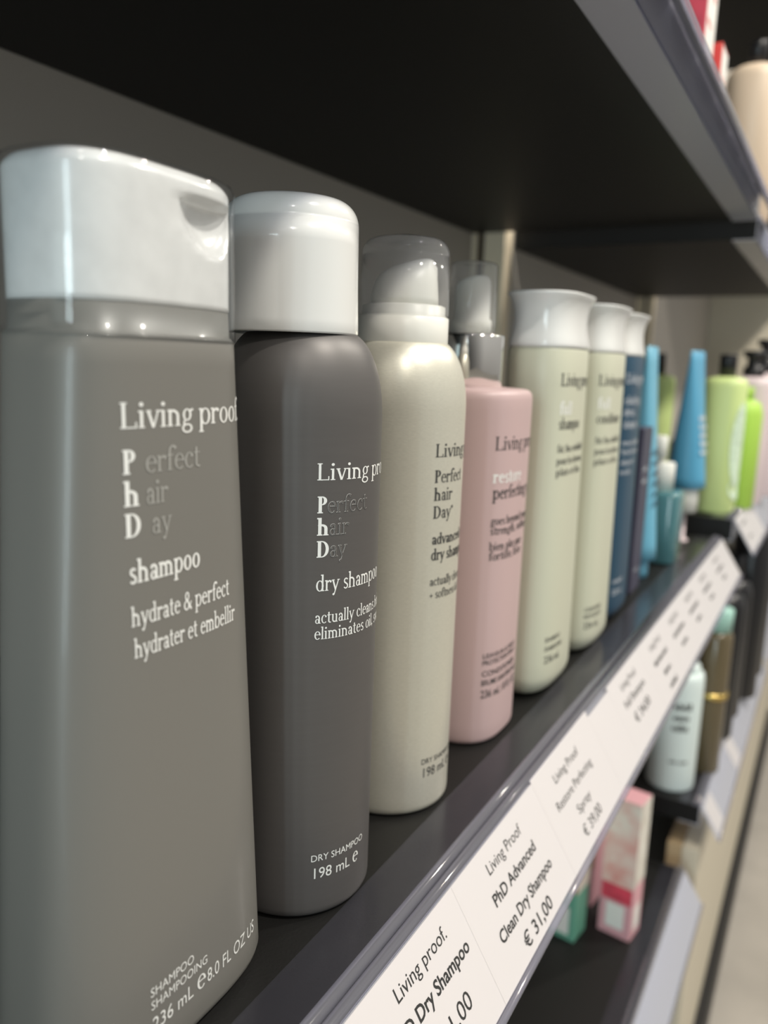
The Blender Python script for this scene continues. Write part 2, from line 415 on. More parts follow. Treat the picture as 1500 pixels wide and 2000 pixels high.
# uprights between the bays
def upright(y0, y1, x0, x1, label):
    o = thing('shelf_upright', ((x0+x1)/2, y0, -917), label, 'upright')
    w = (x1-x0); b = B('post')
    b.box(-w/2, 0, 0, -w*.06, y1-y0, 2050); b.box(w*.10, 0, 0, w/2, y1-y0, 2050); b.box(-w*.06, 6, 0, w*.10, y1-y0, 2050)
    b.build('post', o, .8)
    b = B('slot'); b.box(-w*.058, 4, 0, w*.098, 5.8, 2050); b.build('slotted_channel', o)
upright(967.5, 994.5, -455, -386.5, 'beige slotted upright behind the pink pump bottle, between first and second bay')
upright(1691.5, 1714.5, -385.5, -352, 'narrow beige upright behind the navy bottle, between second and third bay')

# ------------------------------------------------------------------ shelves with clear price rails
RX, RZ = -101., -.4           # label pocket top edge relative to the shelf surface
EX, EZ = .533, -.846          # down the slanted pocket
NX, NZ = .846, .533           # out of it
def slant(v, off): return (RX+EX*v+NX*off, RZ+EZ*v+NZ*off)
def shelf(y0, y1, ztop, xback, dx, label, rail=True, railrange=None):
    o = thing('shelf', (0, y0, ztop), label, 'shelf')
    L = y1-y0; b = B('board'); b.box(xback+1, 0, -25, -102.8+dx, L, 0); b.build('board', o, .8)
    if rail:
        a0, a1 = 0, L
        b = B('rail', 'rail_ridge')
        def P(pts, mn=None): b.extrude_y([(x+dx, z) for x, z in pts], a0, a1, mn)
        P([(-127.2, .15), (-110.5, .15), (-110.5, 1.2), (-127.2, 1.2)])
        b.tube_y(-108.4+dx, 1.3, 2.3, a0, a1, 'rail_ridge'); b.tube_y(-103.6+dx, .9, 2.1, a0, a1, 'rail_ridge')
        P([(-126.3, -26.3), (-101.6, -26.3), (-101.6, -25.2), (-126.3, -25.2)], 'rail_milky')
        P([(-102.5, -26.3), (-101.6, -26.3), (-101.6, -.6), (-102.5, -.6)], 'rail_milky')
        P([slant(1.5, -.9), slant(44, -.9), slant(44, -.1), slant(1.5, -.1)], 'rail_milky')
        q = slant(45.2, .6); b.tube_y(q[0]+dx, q[1], 1.5, a0, a1, 'rail_ridge')
        b.build('price_rail', o)
    return o
shelf(-260, 966, 0, -430, 0, 'black shelf with price cards along its edge, holding the grey shampoo bottle row')
shelf(-260, 966, 373, -430, 0, 'black shelf overhead, its dark underside filling the top of the picture')
shelf(-260, 966, -418, -430, 0, 'low black shelf with empty rail, holding the pink and green cartons')
shelf(996, 1690, 19, -386, 8, 'black shelf of the second bay under the lime green bottles')
shelf(996, 1690, 357, -386, -2, 'black shelf of the second bay above the lime green bottles')
shelf(996, 1690, -346, -386, 8, 'low black shelf of the second bay under the pale blue white bottle')
shelf(1716, 2668, 575, -386, 0, 'furthest black overhead shelf in front of the beige end wall')
shelf(1716, 2668, 10, -386, 0, 'furthest black shelf at bottle height in the third bay')
shelf(-260, 966, 770, -430, 0, 'topmost black shelf of the first bay above the red cartons', rail=False)
shelf(996, 1690, 760, -386, 0, 'topmost black shelf of the second bay above the peach bottle', rail=False)

# plinth under the second and third bay
o = thing('plinth_panel', (-104, 996, -846), 'beige plinth panel below the low shelf beside the floor', 'panel')
b = B('panel_light'); b.box(-6, 0, .5, 14, 1672, 440); b.build('front_board', o, 1.)
b = B('tan'); b.box(-24, 0, .5, -6.4, 1672, 440); b.build('wood_core', o, .5, label='tan wooden core board')

# ------------------------------------------------------------------ price cards
def card(y0, y1, ztop, dx, lines, label, group='printed price cards', v0=-.6, v1=43.4, ctr=None):
    c = (y0+y1)/2; o0 = slant(v0, .25)
    bld = B('paper', 'ink')
    A, Bv = slant(v0, .15), slant(v1, .15); A2, B2 = slant(v0, .5), slant(v1, .5)
    w = (y1-y0)/2-.06
    ox, oz = RX, RZ
    def rel(p): return (p[0]-ox, p[1]-oz)
    bld.extrude_y([rel(A), rel(Bv), rel(B2), rel(A2)], -w, w)
    def surf(u, v, off):
        q = slant(-v, .5+off); return (q[0]-ox, u, q[1]-oz)
    for text, base, cap, width, bold in lines:
        if text is None:
            words(bld, surf, 'ink', -width/2+((ctr or c)-c), -base, cap*.8, width, int(y0+base)); continue
        p, nat = sans(text, bold)
        put_text(bld, p, 'ink', surf, -width/2+((ctr or c)-c), -base, cap, width, nat, .08)
    ob = bld.build('price_card'); ob.location = Vector((ox+dx, c, oz+ztop))*K
    prop(ob, label, 'price card', group)
    return ob
R1 = 'printed price cards on the main rail'
card(150, 237, 0, 0, [('Living proof.', 9.6, 4.6, 35, 0.), ('PhD Dry Shampoo', 19.4, 4.6, 52, .02), ('\u20ac 31,00', 32, 5.8, 30, 0.)],
     'nearest white price card, reading dry shampoo, under the dark grey can', R1, ctr=206)
card(237, 322, 0, 0, [('Living Proof', 9.4, 4.4, 35, 0.), ('PhD Advanced', 19.3, 4.4, 44.5, .02), ('Clean Dry Shampoo', 30, 4.4, 57, .02), ('\u20ac 31,00', 40.3, 5.2, 30.5, .012)],
     'white price card reading advanced clean dry shampoo at 31,00, under the champagne can', R1, ctr=279)
card(322, 410, 0, 0, [('Living Proof', 9.4, 4.2, 37, 0.), ('Restore Perfecting', 19.2, 4.2, 55, 0.), ('Spray', 28.8, 4.2, 20, 0.), ('\u20ac 39,00', 38.4, 5., 28, 0.)],
     'white price card reading restore perfecting spray, below the pink pump bottle', R1, v0=-2.2, ctr=361)
card(410, 452, 0, 0, [], 'blank white card filling the gap in the main rail right after the spray card', None, v0=1.5)
card(452, 532, 0, 0, [('Living Proof', 9.4, 4.2, 37, 0.), ('Full Shampoo', 18.8, 4.4, 50, .01), ('\u20ac 34,00', 30, 5.5, 38, .008)],
     'white price card right after the blank gap card, below the first pale sage bottle', R1, ctr=491)
for y0, y1, c, t2, lab in ((532, 607, 572, '', 'white price card below the second pale sage bottle'),
                          (607, 680, 643, '', 'white price card below the navy bottle and violet carton'),
                          (680, 752, 715, '', 'white price card below the blue tube and the teal pump bottle'),
                          (752, 836, 793, '', 'second last white price card on the main rail'),
                          (836, 965, 882, '', 'last white price card at the far end of the main rail')):
    card(y0, y1, 0, 0, [('Living Proof', 9.4, 4.2, 34, 0.), (None, 19.2, 4.4, 44, 0), (None, 29, 4.4, 22, 0), (None, 38.8, 5., 24, 0)][:(4 if y0 < 560 else 3)], lab, R1, ctr=c)
UP = ['nearest', 'second nearest', 'third nearest', 'fourth nearest', 'fifth nearest', 'sixth nearest', 'second last', 'last']
for i in range(8):
    card(300+i*83, 300+i*83+82, 373, 0, [], 'white price card seen from behind in the overhead rail, %s of the eight' % UP[i], 'price cards in the overhead rail')
card(998, 1080, 19, 8, [(None, 12, 4.2, 40, 0.), (None, 30, 5, 26, 0.)], 'white price card at the near end of the second bay rail, below the lime bottles')
card(1081, 1160, 19, 8, [], 'next white price card along the second bay rail, right of its first card')
card(998, 1080, 357, -2, [], 'white price card at the near end of the second bay overhead rail')
card(1003, 1050, -346, 8, [], 'small white price card at the near end of the low second bay rail', v0=4, v1=42)
card(1200, 1250, -346, 8, [], 'small white price card further along the low second bay rail', v0=4, v1=42)

# ------------------------------------------------------------------ bottle 1: grey shampoo bottle
def taper(v): t = v/188.; return (20.5-1.6*t, 39.7-12.3*t)
o = thing('shampoo_bottle', (-154.4, 142.3, 0.05), 'large grey shampoo bottle with white flip cap, nearest on the shelf', 'bottle')
b = B('b1', 'white_ink', 'grey_ink'); prof = []
for dz, q in ((0, 5.), (.4, 3.2), (1.2, 1.7), (2.6, .6), (4.5, 0)):
    A, Bb = taper(dz); prof.append((dz, A-q*.8, Bb-q, 3.2))
for z in range(10, 188, 9): prof.append((z, *taper(z), 3.2))
prof += [(187, *taper(187), 3.2)]
A, Bb = taper(188); prof += [(187.8, A-.5, Bb-.5, 3.2), (188.2, A-1.0, Bb-1.0, 3.2), (196, A-1.3, Bb-1.3, 3.2)]
loft(b, prof, 120)
S1 = loft_surf(taper, 3.2)
line(b, S1, 'Living proof.', 'white_ink', -18.6, 167.1, 5.7, 43.6)
for w0, w1, v, x1 in (('P', 'erfect', 156.9, 5.1), ('h', 'air', 149.6, -6.), ('D', 'ay', 142.5, -5.2)):
    p, n_ = serif(w0, **BOLD); put_text(b, p, 'white_ink', S1, -18.4, v, 5.5)
    g = -12.6 if w0 != 'D' else -11.2
    p, n_ = serif(w1, .10, .05); put_text(b, p, 'grey_ink', S1, g, v, 5.4, x1-g, n_)
line(b, S1, 'shampoo', 'white_ink', -17.9, 131.7, 5.4, 22.3, s=.15, t=.075)
line(b, S1, 'hydrate & perfect', 'white_ink', -17.6, 121.5, 4.6, 33.6, s=.13, t=.07)
line(b, S1, 'hydrater et embellir', 'white_ink', -17.1, 113.8, 4.6, 35.8, s=.13, t=.07)
line(b, S1, 'SHAMPOO', 'white_ink', -15.7, 22.8, 2.6, 15.3, face='sans')
line(b, S1, 'SHAMPOOING', 'white_ink', -15.6, 19.0, 2.6, 20.4, face='sans')
line(b, S1, '236 mL', 'white_ink', -15.4, 12.6, 4.1, 14.6, face='sans')
p, n_ = serif('e', .12, .06); put_text(b, p, 'white_ink', S1, .6, 12.7, 6.2)
line(b, S1, '8.0 FL OZ US', 'white_ink', 4.7, 12.6, 4.1, 23.5, face='sans')
b.build('body', o)
# white flip cap with thumb notch, inside a clear skirted shell
def cap_pts(z): A, Bb = taper(188); return A-1.1, Bb-1.1
NS = 150; rings = []
CA, CB = cap_pts(0)
zs = [194.3, 194.6, 196]+[198+i*1.1 for i in range(23)]+[222.6, 223.3, 224.1, 224.7, 225.1]
for z in zs:
    q = 0.
    if z < 194.5: q = .6
    if z > 222: q = .9*((z-222)/3.1)**2*2.2
    ring = []
    for x, y, zz in section(CA-q, CB-q, 3.2, z, NS):
        du = (y-12.5)/10.5; dv = (z-219.5)/12.5
        d = 0.
        if x > 0 and z < 219.6:
            rr = du*du+dv*dv
            if rr < 1: d = 4.6*(1-rr)**.55*(1 if z < 218.8 else (219.6-z)/.8)
        ring.append((x-d, y+(-.15*d), zz))
    rings.append(ring)
b = B('white_cap'); b.grid(rings, None, True, True, True, True); cap = b.build('flip_cap', o)
b = B('shell'); A, Bb = taper(188)
loft(b, [(187.1, A+.05, Bb+.05, 3.2), (187.1, A+.45, Bb+.45, 3.2), (190, A+.4, Bb+.4, 3.2), (223.6, A+.2, Bb+.2, 3.2), (224.9, A-.4, Bb-.4, 3.2), (225.6, A-1.5, Bb-1.5, 3.2)], 120, cap0=False, cap1=False)
b.build('clear_shell', o, label='clear glossy shell over the white cap')

# ------------------------------------------------------------------ cans
def can(name, loc, mname, label, RR=26.5, sh=191.6, rt=17.9):
    o = thing(name, loc, label, 'spray can')
    b = B(mname); pr = [(RR-3.2, .0), (RR-1.8, .25), (RR-.7, 1.0), (RR-.15, 2.2), (RR, 3.6)]
    pr += [(RR, z) for z in range(8, 166, 12)] + [(RR, 166.)]
    n = 16
    for i in range(1, n+1):
        t = PI/2*.80*i/n
        k = (1-math.cos(t))/(1-math.cos(PI/2*.80)); h = math.sin(t)/math.sin(PI/2*.80)
        pr.append((RR-(RR-rt)*k, 166.+(sh-166.)*h))
    pr += [(rt-1.2, sh+.2), (rt-2.5, sh+.4)]
    lathe(b, pr, 128); return o, b
SD = can_surf(26.5)
o, b = can('spray_can', (-153.44, 215.12, .05), 'dark', 'dark grey dry shampoo can with glossy white cap, second from the near end')
line(b, SD, 'Living proof.', 'white_ink', -20.2, 148.0, 5.15, 40.)
phd_words(b, SD, -20., (137.9, 131.0, 124.1), 5.2, 'white_ink', 'outline_ink', .0, 'dark')
line(b, SD, 'dry shampoo', 'white_ink', -20.1, 113.4, 5.0, 29.8)
line(b, SD, 'actually cleans hair', 'white_ink', -20.2, 103.0, 3.9, 35.)
line(b, SD, 'eliminates oil, sweat', 'white_ink', -20.3, 97.8, 3.9, 38.)
line(b, SD, 'DRY SHAMPOO', 'white_ink', -20.1, 20.9, 2.4, 22.5, face='sans')
line(b, SD, '198 mL', 'white_ink', -19.8, 14.6, 3.9, 15., face='sans')
p, n_ = serif('e', .12, .06); put_text(b, p, 'white_ink', SD, -3.4, 14.6, 5.6)
b.build('body', o)
b = B('white_gloss')
pr = [(19.6, 214), (20.4, 193), (20.9, 191.2), (21.6, 191.0), (21.9, 191.6), (21.8, 195), (21.5, 205), (21.3, 218), (21.2, 224)]
pr += fillet(21.2, 224, 14.5, 231.6, 'z', 12) + [(10., 232.6), (5, 233.2), (.5, 233.3)]
lathe(b, pr, 120, cap0=True); c_ = b.build('cap', o); c_.location = Vector((-3.5, -2.0, .5))*K   # sits pushed over to one side

o, b = can('spray_can', (-155.52, 286.58, .05), 'light', 'champagne brushed metal can with clear dome cap, between dark can and pink bottle')
line(b, SD, 'Living proof.', 'dark_ink', -13.5, 148.7, 5.1, 40.)
for w, v in (('Perfect', 138.8), ('hair', 131.8), ('Day*', 124.8)):
    p, n_ = serif(w[0], .17, .065); put_text(b, p, 'dark_ink', SD, -13.4, v, 4.9)
    p, n2 = serif(w[1:], .12, .06); put_text(b, p, 'dark_ink', SD, -13.4+n_*4.9, v, 4.9)
line(b, SD, 'advanced clean', 'dark_ink', -13.5, 114.5, 4.3, 33, s=.16, t=.08)
line(b, SD, 'dry shampoo', 'dark_ink', -13.6, 108.1, 4.5, 27, s=.16, t=.08)
line(b, SD, 'actually cleans hair', 'dark_ink', -13.6, 97.8, 3.5, 32)
line(b, SD, '+ softness & shine', 'dark_ink', -13.5, 92.5, 3.5, 30)
line(b, SD, 'DRY SHAMPOO', 'dark_ink', -13.8, 21.8, 2.4, 21.5, face='sans')
line(b, SD, '198 mL', 'dark_ink', -13.5, 15.9, 4.2, 15.5, face='sans')
p, n_ = serif('e', .12, .06); put_text(b, p, 'dark_ink', SD, 3.4, 15.9, 5.6)
b.build('body', o)
b = B('white_soft'); lathe(b, [(15, 191), (17.7, 191), (17.9, 191.8), (17.9, 201.2), (17.0, 201.8), (16.4, 202), (16.4, 205.5), (15.4, 206), (12, 206.2)], 96)
b.build('collar', o)
b = B('white_soft')   # spray actuator: sloping body with a forward nozzle
rings = []
for z, ax, ay, cy in ((206, 12.5, 13.4, 0), (209, 12.3, 13.3, 0), (212, 11.6, 12.9, .2), (215, 10.6, 12.3, .6), (217.5, 9.4, 11.4, 1.2), (219.5, 8.0, 9.8, 2.4), (221.2, 6.4, 7.9, 4.0), (222.6, 5.0, 5.6, 6.0), (223.6, 4.0, 3.4, 7.6), (224.0, 2.6, 1.8, 8.2)):
    rings.append(section(ax, ay, 2.3, z, 48, 0, cy))
b.grid(rings, None, True, True, True, True); ac = b.build('actuator', o); ac.rotation_euler = (0, 0, math.radians(-52))
b = B('white_soft')
n = 24
rings = []
for d, r in ((4, 3.0), (12.2, 2.9), (12.6, 2.4), (12.4, 1.4), (10.5, 1.3)):
    rings.append([(r*.8*math.cos(2*PI*i/n), d, 217.5+r*1.5*math.sin(2*PI*i/n)) for i in range(n)])
b.grid(rings, None, True, True, True, True); nz_ = b.build('nozzle', ac)
b = B('smoke')
pr = [(17.2, 201.9), (17.75, 201.9), (17.8, 203), (17.6, 214), (17.45, 224)] + fillet(17.45, 224, 12.6, 231.0, 'z', 10) + [(8, 231.9), (4, 232.2), (.4, 232.3)]
lathe(b, pr, 96, cap0=False); b.build('dome_cap', o, label='smoky clear dome cap')

# ------------------------------------------------------------------ pink pump bottle
o = thing('pump_bottle', (-159, 364.7, .05), 'pink pump bottle with silver collar and clear overcap', 'bottle')
PA, PB, PN = 28.1, 28.8, 2.9
b = B('pink'); pr = []
for dz, q in ((0, 3.4), (.3, 2.0), (.9, 1.0), (2, .3), (3.5, 0)): pr.append((dz, PA-q, PB-q, PN))
for z in range(10, 165, 11): pr.append((z, PA, PB, PN))
pr += [(168.5, PA, PB, PN), (170.6, PA-.3, PB-.3, PN), (172, PA-1.1, PB-1.1, PN), (172.9, PA-2.4, PB-2.4, PN), (173.3, PA-4.5, PB-4.5, PN), (173.6, PA-9, PB-9, 2.4), (174, 14.5, 14.5, 2)]
loft(b, pr, 110)
SP = loft_surf(lambda v: (PA, PB), PN)
line(b, SP, 'Living proof.', 'dark_ink', -22.6, 145.8, 6.3, 46)
line(b, SP, 'restore', 'white_ink', -23., 130.6, 6.0, 24, s=.15, t=.08)
line(b, SP, 'perfecting spray', 'dark_ink', -22.6, 123.0, 6.0, 50, s=.15, t=.08)
for tx, v, w in (('goes beyond repair', 110.7, 40), ('strength, softness', 106.0, 40), ('bien plus que', 98.4, 30), ('fortifie, lisse', 93.7, 30)):
    line(b, SP, tx, 'dark_ink', -22.8, v, 3.9, w, s=.15, t=.08)
for tx, v, w, c_ in (('LEAVE-IN & HEAT', 45., 31, 2.4), ('PROTECTION SPRAY', 41.5, 31, 2.4), ('CONDITIONER', 35.8, 31, 2.8), ('BRUME SANS RINCAGE', 31.1, 34, 2.8), ('236 mL / 8 FL OZ', 24.7, 34, 4.0)):
    line(b, SP, tx, 'dark_ink', -22.9, v, c_, w, face='sans', bold=.012)
b.build('body', o)
px, py = -1.2, -.6
b = B('chrome'); lathe(b, [(13.5, 173.8), (15.9, 173.8), (16.2, 174.3), (16.2, 197.6), (15.9, 198.3), (12, 198.6), (9, 198.7)], 96, cx=px, cy=py); b.build('collar', o, label='polished silver collar')
b = B('white_soft')
rings = []
for z, r, tilt in ((198.8, 9.6, 0), (205, 9.6, 0), (206, 8.6, 0), (218, 8.5, 0), (222, 8.4, .35), (223.4, 7.6, .5), (224, 5, .6), (224.3, 1, .6)):
    rings.append([(px+r*math.cos(2*PI*i/48), py+r*math.sin(2*PI*i/48), z-tilt*r*math.sin(2*PI*i/48-1.2)*.6) for i in range(48)])
b.grid(rings, None, True, True, True, True); b.build('pump_head', o)
b = B('smoke'); lathe(b, [(10.9, 198.8), (11.5, 198.8), (11.45, 205), (11.1, 230.2), (10.6, 231.4), (9, 231.9), (.4, 232.)], 72, cap0=False, cx=px, cy=py); b.build('overcap', o, label='clear overcap')

# ------------------------------------------------------------------ the flared-cap bottles
def flared(loc, mname, label, rows, lows, u0, ul, ink, ink2, third):
    o = thing('shampoo_bottle', loc, label, 'bottle')
    A0, B0, A1, B1, N = 20.6, 32.6, 18.6, 29.8, 3.0
    def ab(v): t = v/194.; return (A0+(A1-A0)*t, B0+(B1-B0)*t)
    b = B(mname); pr = []
    for i in range(9):
        t = PI/2*i/8; A, Bb = ab(12); q = 1-math.sin(t)
        pr.append((13*(1-math.cos(t)), A-11*q, Bb-13*q, 2.4+.6*math.sin(t)))
    for z in range(22, 190, 14): pr.append((z, *ab(z), N))
    A, Bb = ab(194); pr += [(193.2, A, Bb, N), (194.4, A-.5, Bb-.5, N), (195, A-2, Bb-2, N)]
    loft(b, pr, 96)
    S = loft_surf(ab, N)
    for tx, v, cap, w, ik in rows: line(b, S, tx, ik, u0, v, cap, w, s=.15, t=.075)
    for tx, v, cap, w, ik in lows: line(b, S, tx, ik, ul, v, cap, w, face='sans', bold=.01)
    b.build('body', o)
    b = B('white_gloss'); A, Bb = A1, B1; pr = []
    for z, q in ((194.6, -.6), (195., .1), (196.5, .1), (200, -.7), (204, -1.5), (209, -1.9), (213, -1.7), (217, -.9), (220, .4), (222, 1.7), (222.8, 1.9), (223.2, 1.4), (223.1, .4), (221.5, -1.2)):
        pr.append((z, A+q, Bb+q, N))
    loft(b, pr, 96); b.build('flared_cap', o)
    return o
DK, WH, NI = 'dark_ink', 'white_ink', 'navy_ink'
flared((-145.1, 438.3, .05), 'pale', 'first pale sage bottle with flared white cap, beside the pink pump bottle',
       [('Living proof.', 174.8, 6.6, 46, DK), ('full', 160., 6.4, 12.5, WH), ('shampoo', 152., 6., 26, DK), ('fat, fine, swishable', 139.7, 3.9, 36, DK), ('pour les cheveux', 133.1, 3.9, 36, DK), ('plats et fins', 127., 3.9, 34, DK)],
       [('SHAMPOO', 33.6, 2.6, 17, DK), ('SHAMPOOING', 28.3, 2.6, 21, DK), ('236 mL', 21.2, 4.2, 18, DK)], -23.6, -24.2, DK, WH, DK)
flared((-144.3, 523.5, .05), 'pale', 'second pale sage bottle with flared white cap, next to the navy bottle',
       [('Living proof.', 174.5, 6.6, 46, DK), ('full', 160.4, 6.4, 12.5, WH), ('conditioner', 151.3, 6., 34, DK), ('fat, fine, swishable', 138.9, 3.9, 36, DK), ('pour les cheveux', 132, 3.9, 36, DK), ('plats et fins', 125.5, 3.9, 34, DK)],
       [('CONDITIONER', 29.8, 2.6, 21, DK), ('REVITALISANT', 25.2, 2.6, 22, DK), ('236 mL', 18.3, 4.2, 18, DK)], -28., -27.6, DK, WH, DK)
flared((-148, 597.4, .05), 'navy', 'navy blue bottle with flared white cap, behind the two pale sage bottles',
       [('Living proof.', 175.6, 7, 46, NI), ('clarifying', 161, 5.6, 30, NI), ('detox', 152.8, 5.6, 17, NI), ('shampoo', 144.3, 5.6, 26, NI), ('removes buildup', 132, 3.8, 34, NI), ('from hard water', 125.5, 3.8, 34, NI), ('elimine les', 118, 3.8, 26, NI), ('residus', 111, 3.8, 18, NI)],
       [('SHAMPOO', 30.6, 3, 18, NI), ('236 mL', 22, 4.2, 18, NI)], -24, -23, NI, NI, NI)

# ------------------------------------------------------------------ behind the navy bottle
def pack(name, loc, sx, sy, h, mname, label, cat, rotz=0., bev=.8, decor=None, group=None):
    o = thing(name, loc, label, cat, group, rotz)
    b = B(mname); b.box(-sx/2, -sy/2, 0, sx/2, sy/2, h)
    if decor: decor(b, sx, sy, h)
    b.build('carton_body', o, bev); return o
def face_plate(b, side, sx, sy, a0, a1, z0, z1, mname, off=.15):
    """printed field on the near (-Y) or front (+X) face, a0..a1 across it"""
    if side == 'near': b.face([(a0, -sy/2-off, z0), (a1, -sy/2-off, z0), (a1, -sy/2-off, z1), (a0, -sy/2-off, z1)], mname)
    else: b.face([(sx/2+off, a0, z0), (sx/2+off, a1, z0), (sx/2+off, a1, z1), (sx/2+off, a0, z1)], mname)
def front_words(b, sx, u0, v0, cap, w, mname, seed=1):
    words(b, lambda u, v, off: (sx/2+off+.1, u, v), mname, u0, v0, cap, w, seed)
def dviolet(b, sx, sy, h):
    front_words(b, sx, -9, h-36, 5, 14, 'navy_ink', 2); front_words(b, sx, -9, h-46, 4, 16, 'navy_ink', 3)
    front_words(b, sx, -9, 18, 3, 14, 'navy_ink', 4)
pack('violet_carton', (-157, 682, .05), 42, 34, 139, 'purple', 'short dark violet carton just behind the navy bottle', 'carton', decor=dviolet)

def tube(loc, label, h0, h1, w, mname, capm, rotz, caph, text=0, tink='white_ink', name='squeeze_tube'):
    """squeeze tube standing on its cap, flat crimp on top"""
    o = thing(name, loc, label, 'tube', None, rotz)
    b = B(mname); pr = []
    H = h1-h0
    for i in range(15):
        t = i/14; ax = w*.5*(1-t)**.9*(1-.1*t)+1.6; by = w*.5*(1+.10*t)
        pr.append((h0+H*t, ax, by, 2.0+1.6*t))
    pr = [(h0-1.5, w*.42, w*.42, 2.)]+pr
    loft(b, pr, 64)
    if text:
        for k in range(text):
            def sf(u, v, off): return (w*.5*(1-(v-h0)/H)**.9*(1-.1*(v-h0)/H)+1.6+off+.5, u, v)
            words(b, sf, tink, -w*.3, h0+H*.5-k*9, 5, w*.6, k+3)
    b.build('tube_body', o)
    b = B(capm); zb = 34 if capm == 'white_soft' else 0
    lathe(b, [(w*.34, zb), (w*.38, zb+.6), (w*.38, h0-4), (w*.36, h0-1.8)], 48); b.build('screw_cap', o)
    if zb:
        b = B('lilac'); lathe(b, [(9, 0), (9, 2), (5, 4), (4.4, zb-.1)], 32); b.build('foot', o, label='pale pink foot')
    return o
tube((-150, 735, .05), 'bright blue tube standing behind the violet carton', 18, 206, 36, 'strip', 'strip', 0, 16, 6, 'navy')
tube((-141, 925, .05), 'blue tapered tube on a clear foot, left of the big lime bottle', 62, 208, 40, 'blue', 'white_soft', math.radians(-8), 60, 5)

o = thing('serum_bottle', (-146, 812, .05), 'square teal glass bottle with white pump, at the far end of the shelf', 'bottle')
b = B('teal'); pr = []
for z, q in ((0, 3), (.8, 1), (2.5, 0), (35, 0), (66, 0), (69, .8), (70.5, 3), (71, 7)): pr.append((z, 22-q, 20-q, 5.))
loft(b, pr, 64); b.build('glass_body', o, label='teal glass body')
b = B('white_soft'); lathe(b, [(10, 71), (12, 71), (12, 97), (11, 98), (7, 98.2)], 48); b.build('collar', o)
b = B('white_soft'); loft(b, [(98, 5, 5, 2), (102, 5, 5, 2), (102.4, 7, 8, 2.4), (123, 7, 8, 2.4), (124, 6, 7, 2.4)], 40, cx=-3, cy=-6); b.build('pump_head', o)

# ------------------------------------------------------------------ second bay, main shelf
def round_bottle(name, loc, prof, mname, capprof, capm, label, decor=None, cat='bottle', group=None, rotz=0.):
    o = thing(name, loc, label, cat, group, rotz); b = B(mname)
    loft(b, prof, 72)
    if decor: decor(b)
    b.build('body', o); b = B(capm); lathe(b, capprof, 48); b.build('cap', o); return o
def lime_prof(w, d, h): return [(0, d-3, w-3, 2.6), (.8, d-1, w-1, 2.6), (3, d, w, 2.6), (h*.5, d, w, 2.6), (h-12, d*1.02, w*1.02, 2.6), (h-6, d*.99, w*.99, 2.6), (h-2.5, d*.90, w*.90, 2.5), (h-.5, d*.62, w*.62, 2.3), (h, 9, 9, 2)]
def leafy(b):
    sf = loft_surf(lambda v: (24.5, 26), 2.6)
    def blob(u0, v0, ru, rv, mn, off):
        for k in range(24):
            a0, a1 = 2*PI*k/24, 2*PI*(k+1)/24
            b.face([sf(u0, v0, off), sf(u0+ru*math.cos(a0), v0+rv*math.sin(a0), off), sf(u0+ru*math.cos(a1), v0+rv*math.sin(a1), off)], mn)
    blob(-14, 84, 13, 50, 'mintprint', 1.0); blob(-6, 32, 18, 16, 'mintprint', .9); blob(6, 80, 8, 46, 'leaf', 1.2)
round_bottle('shampoo_bottle', (-124, 1045, 19.05), lime_prof(26, 24, 163), 'lime', [(10, 163.2), (10, 188), (9.4, 189), (1, 189.2)], 'black', 'large lime green bottle with black cap and leafy print in the second bay', leafy)
round_bottle('shampoo_bottle', (-208, 1062, 19.05), lime_prof(24, 22, 163), 'lime', [(9, 163.2), (9, 188), (8.4, 189), (1, 189.2)], 'black', 'lime green bottle with black cap half hidden behind the blue tapered tube')
round_bottle('pump_bottle', (-105, 1150, 19.05), lime_prof(29, 26, 164), 'lilac', [(13, 164.2), (13, 176), (9, 177), (9, 188), (14, 189), (14, 196), (12, 197)], 'black', 'pale pink bottle with black pump right of the lime bottle')
round_bottle('pump_bottle', (-98, 1240, 19.05), lime_prof(29, 26, 170), 'lilac', [(13, 170.2), (13, 184), (9, 186), (9, 206), (14, 207), (14, 214), (12, 215)], 'black', 'further pale pink bottle with tall black pump, at the right edge of the picture')

# ------------------------------------------------------------------ overhead shelf products
def dred(b, sx, sy, h):
    face_plate(b, 'front', sx, sy, -sy*.48, sy*.48, 2, h-2, 'white_carton'); front_words(b, sx, -sy*.4, h*.55, 7, sy*.8, 'red', 5); front_words(b, sx, -sy*.4, h*.42, 5, sy*.5, 'red', 6)
def dred2(b, sx, sy, h):
    face_plate(b, 'front', sx, sy, -sy*.48, sy*.48, 2, h-2, 'white_carton'); front_words(b, sx, -sy*.4, h*.6, 5, sy*.8, 'red', 7); front_words(b, sx, -sy*.4, h*.2, 4, sy*.4, 'ink', 8)
pack('tall_carton', (-134, 687, 373.1), 28, 42, 155, 'crimson', 'tall crimson and white carton at the top edge, on the overhead shelf', 'carton', decor=dred)
pack('small_carton', (-125, 731, 373.1), 21, 30, 66, 'red', 'small red and white carton between the crimson carton and the peach bottle', 'carton', decor=dred2)
def peachtext(b):
    sf = loft_surf(lambda v: (30, 31), 2.2)
    for v in (92, 84, 76, 68, 60, 30): words(b, sf, 'grey_ink', -4, v, 4, 26, v)
round_bottle('cream_bottle', (-128, 1040, 357.05), [(0, 28, 29, 2.2), (2, 30, 31, 2.2), (120, 30, 31, 2.2), (150, 30, 31, 2.2), (158, 28, 29, 2.2), (163, 22, 23, 2.1), (165, 11, 11, 2)], 'peach', [(9.5, 165.2), (9.5, 190), (9, 191), (1, 191.2)], 'black', 'peach coloured bottle with black cap at the upper right', peachtext)

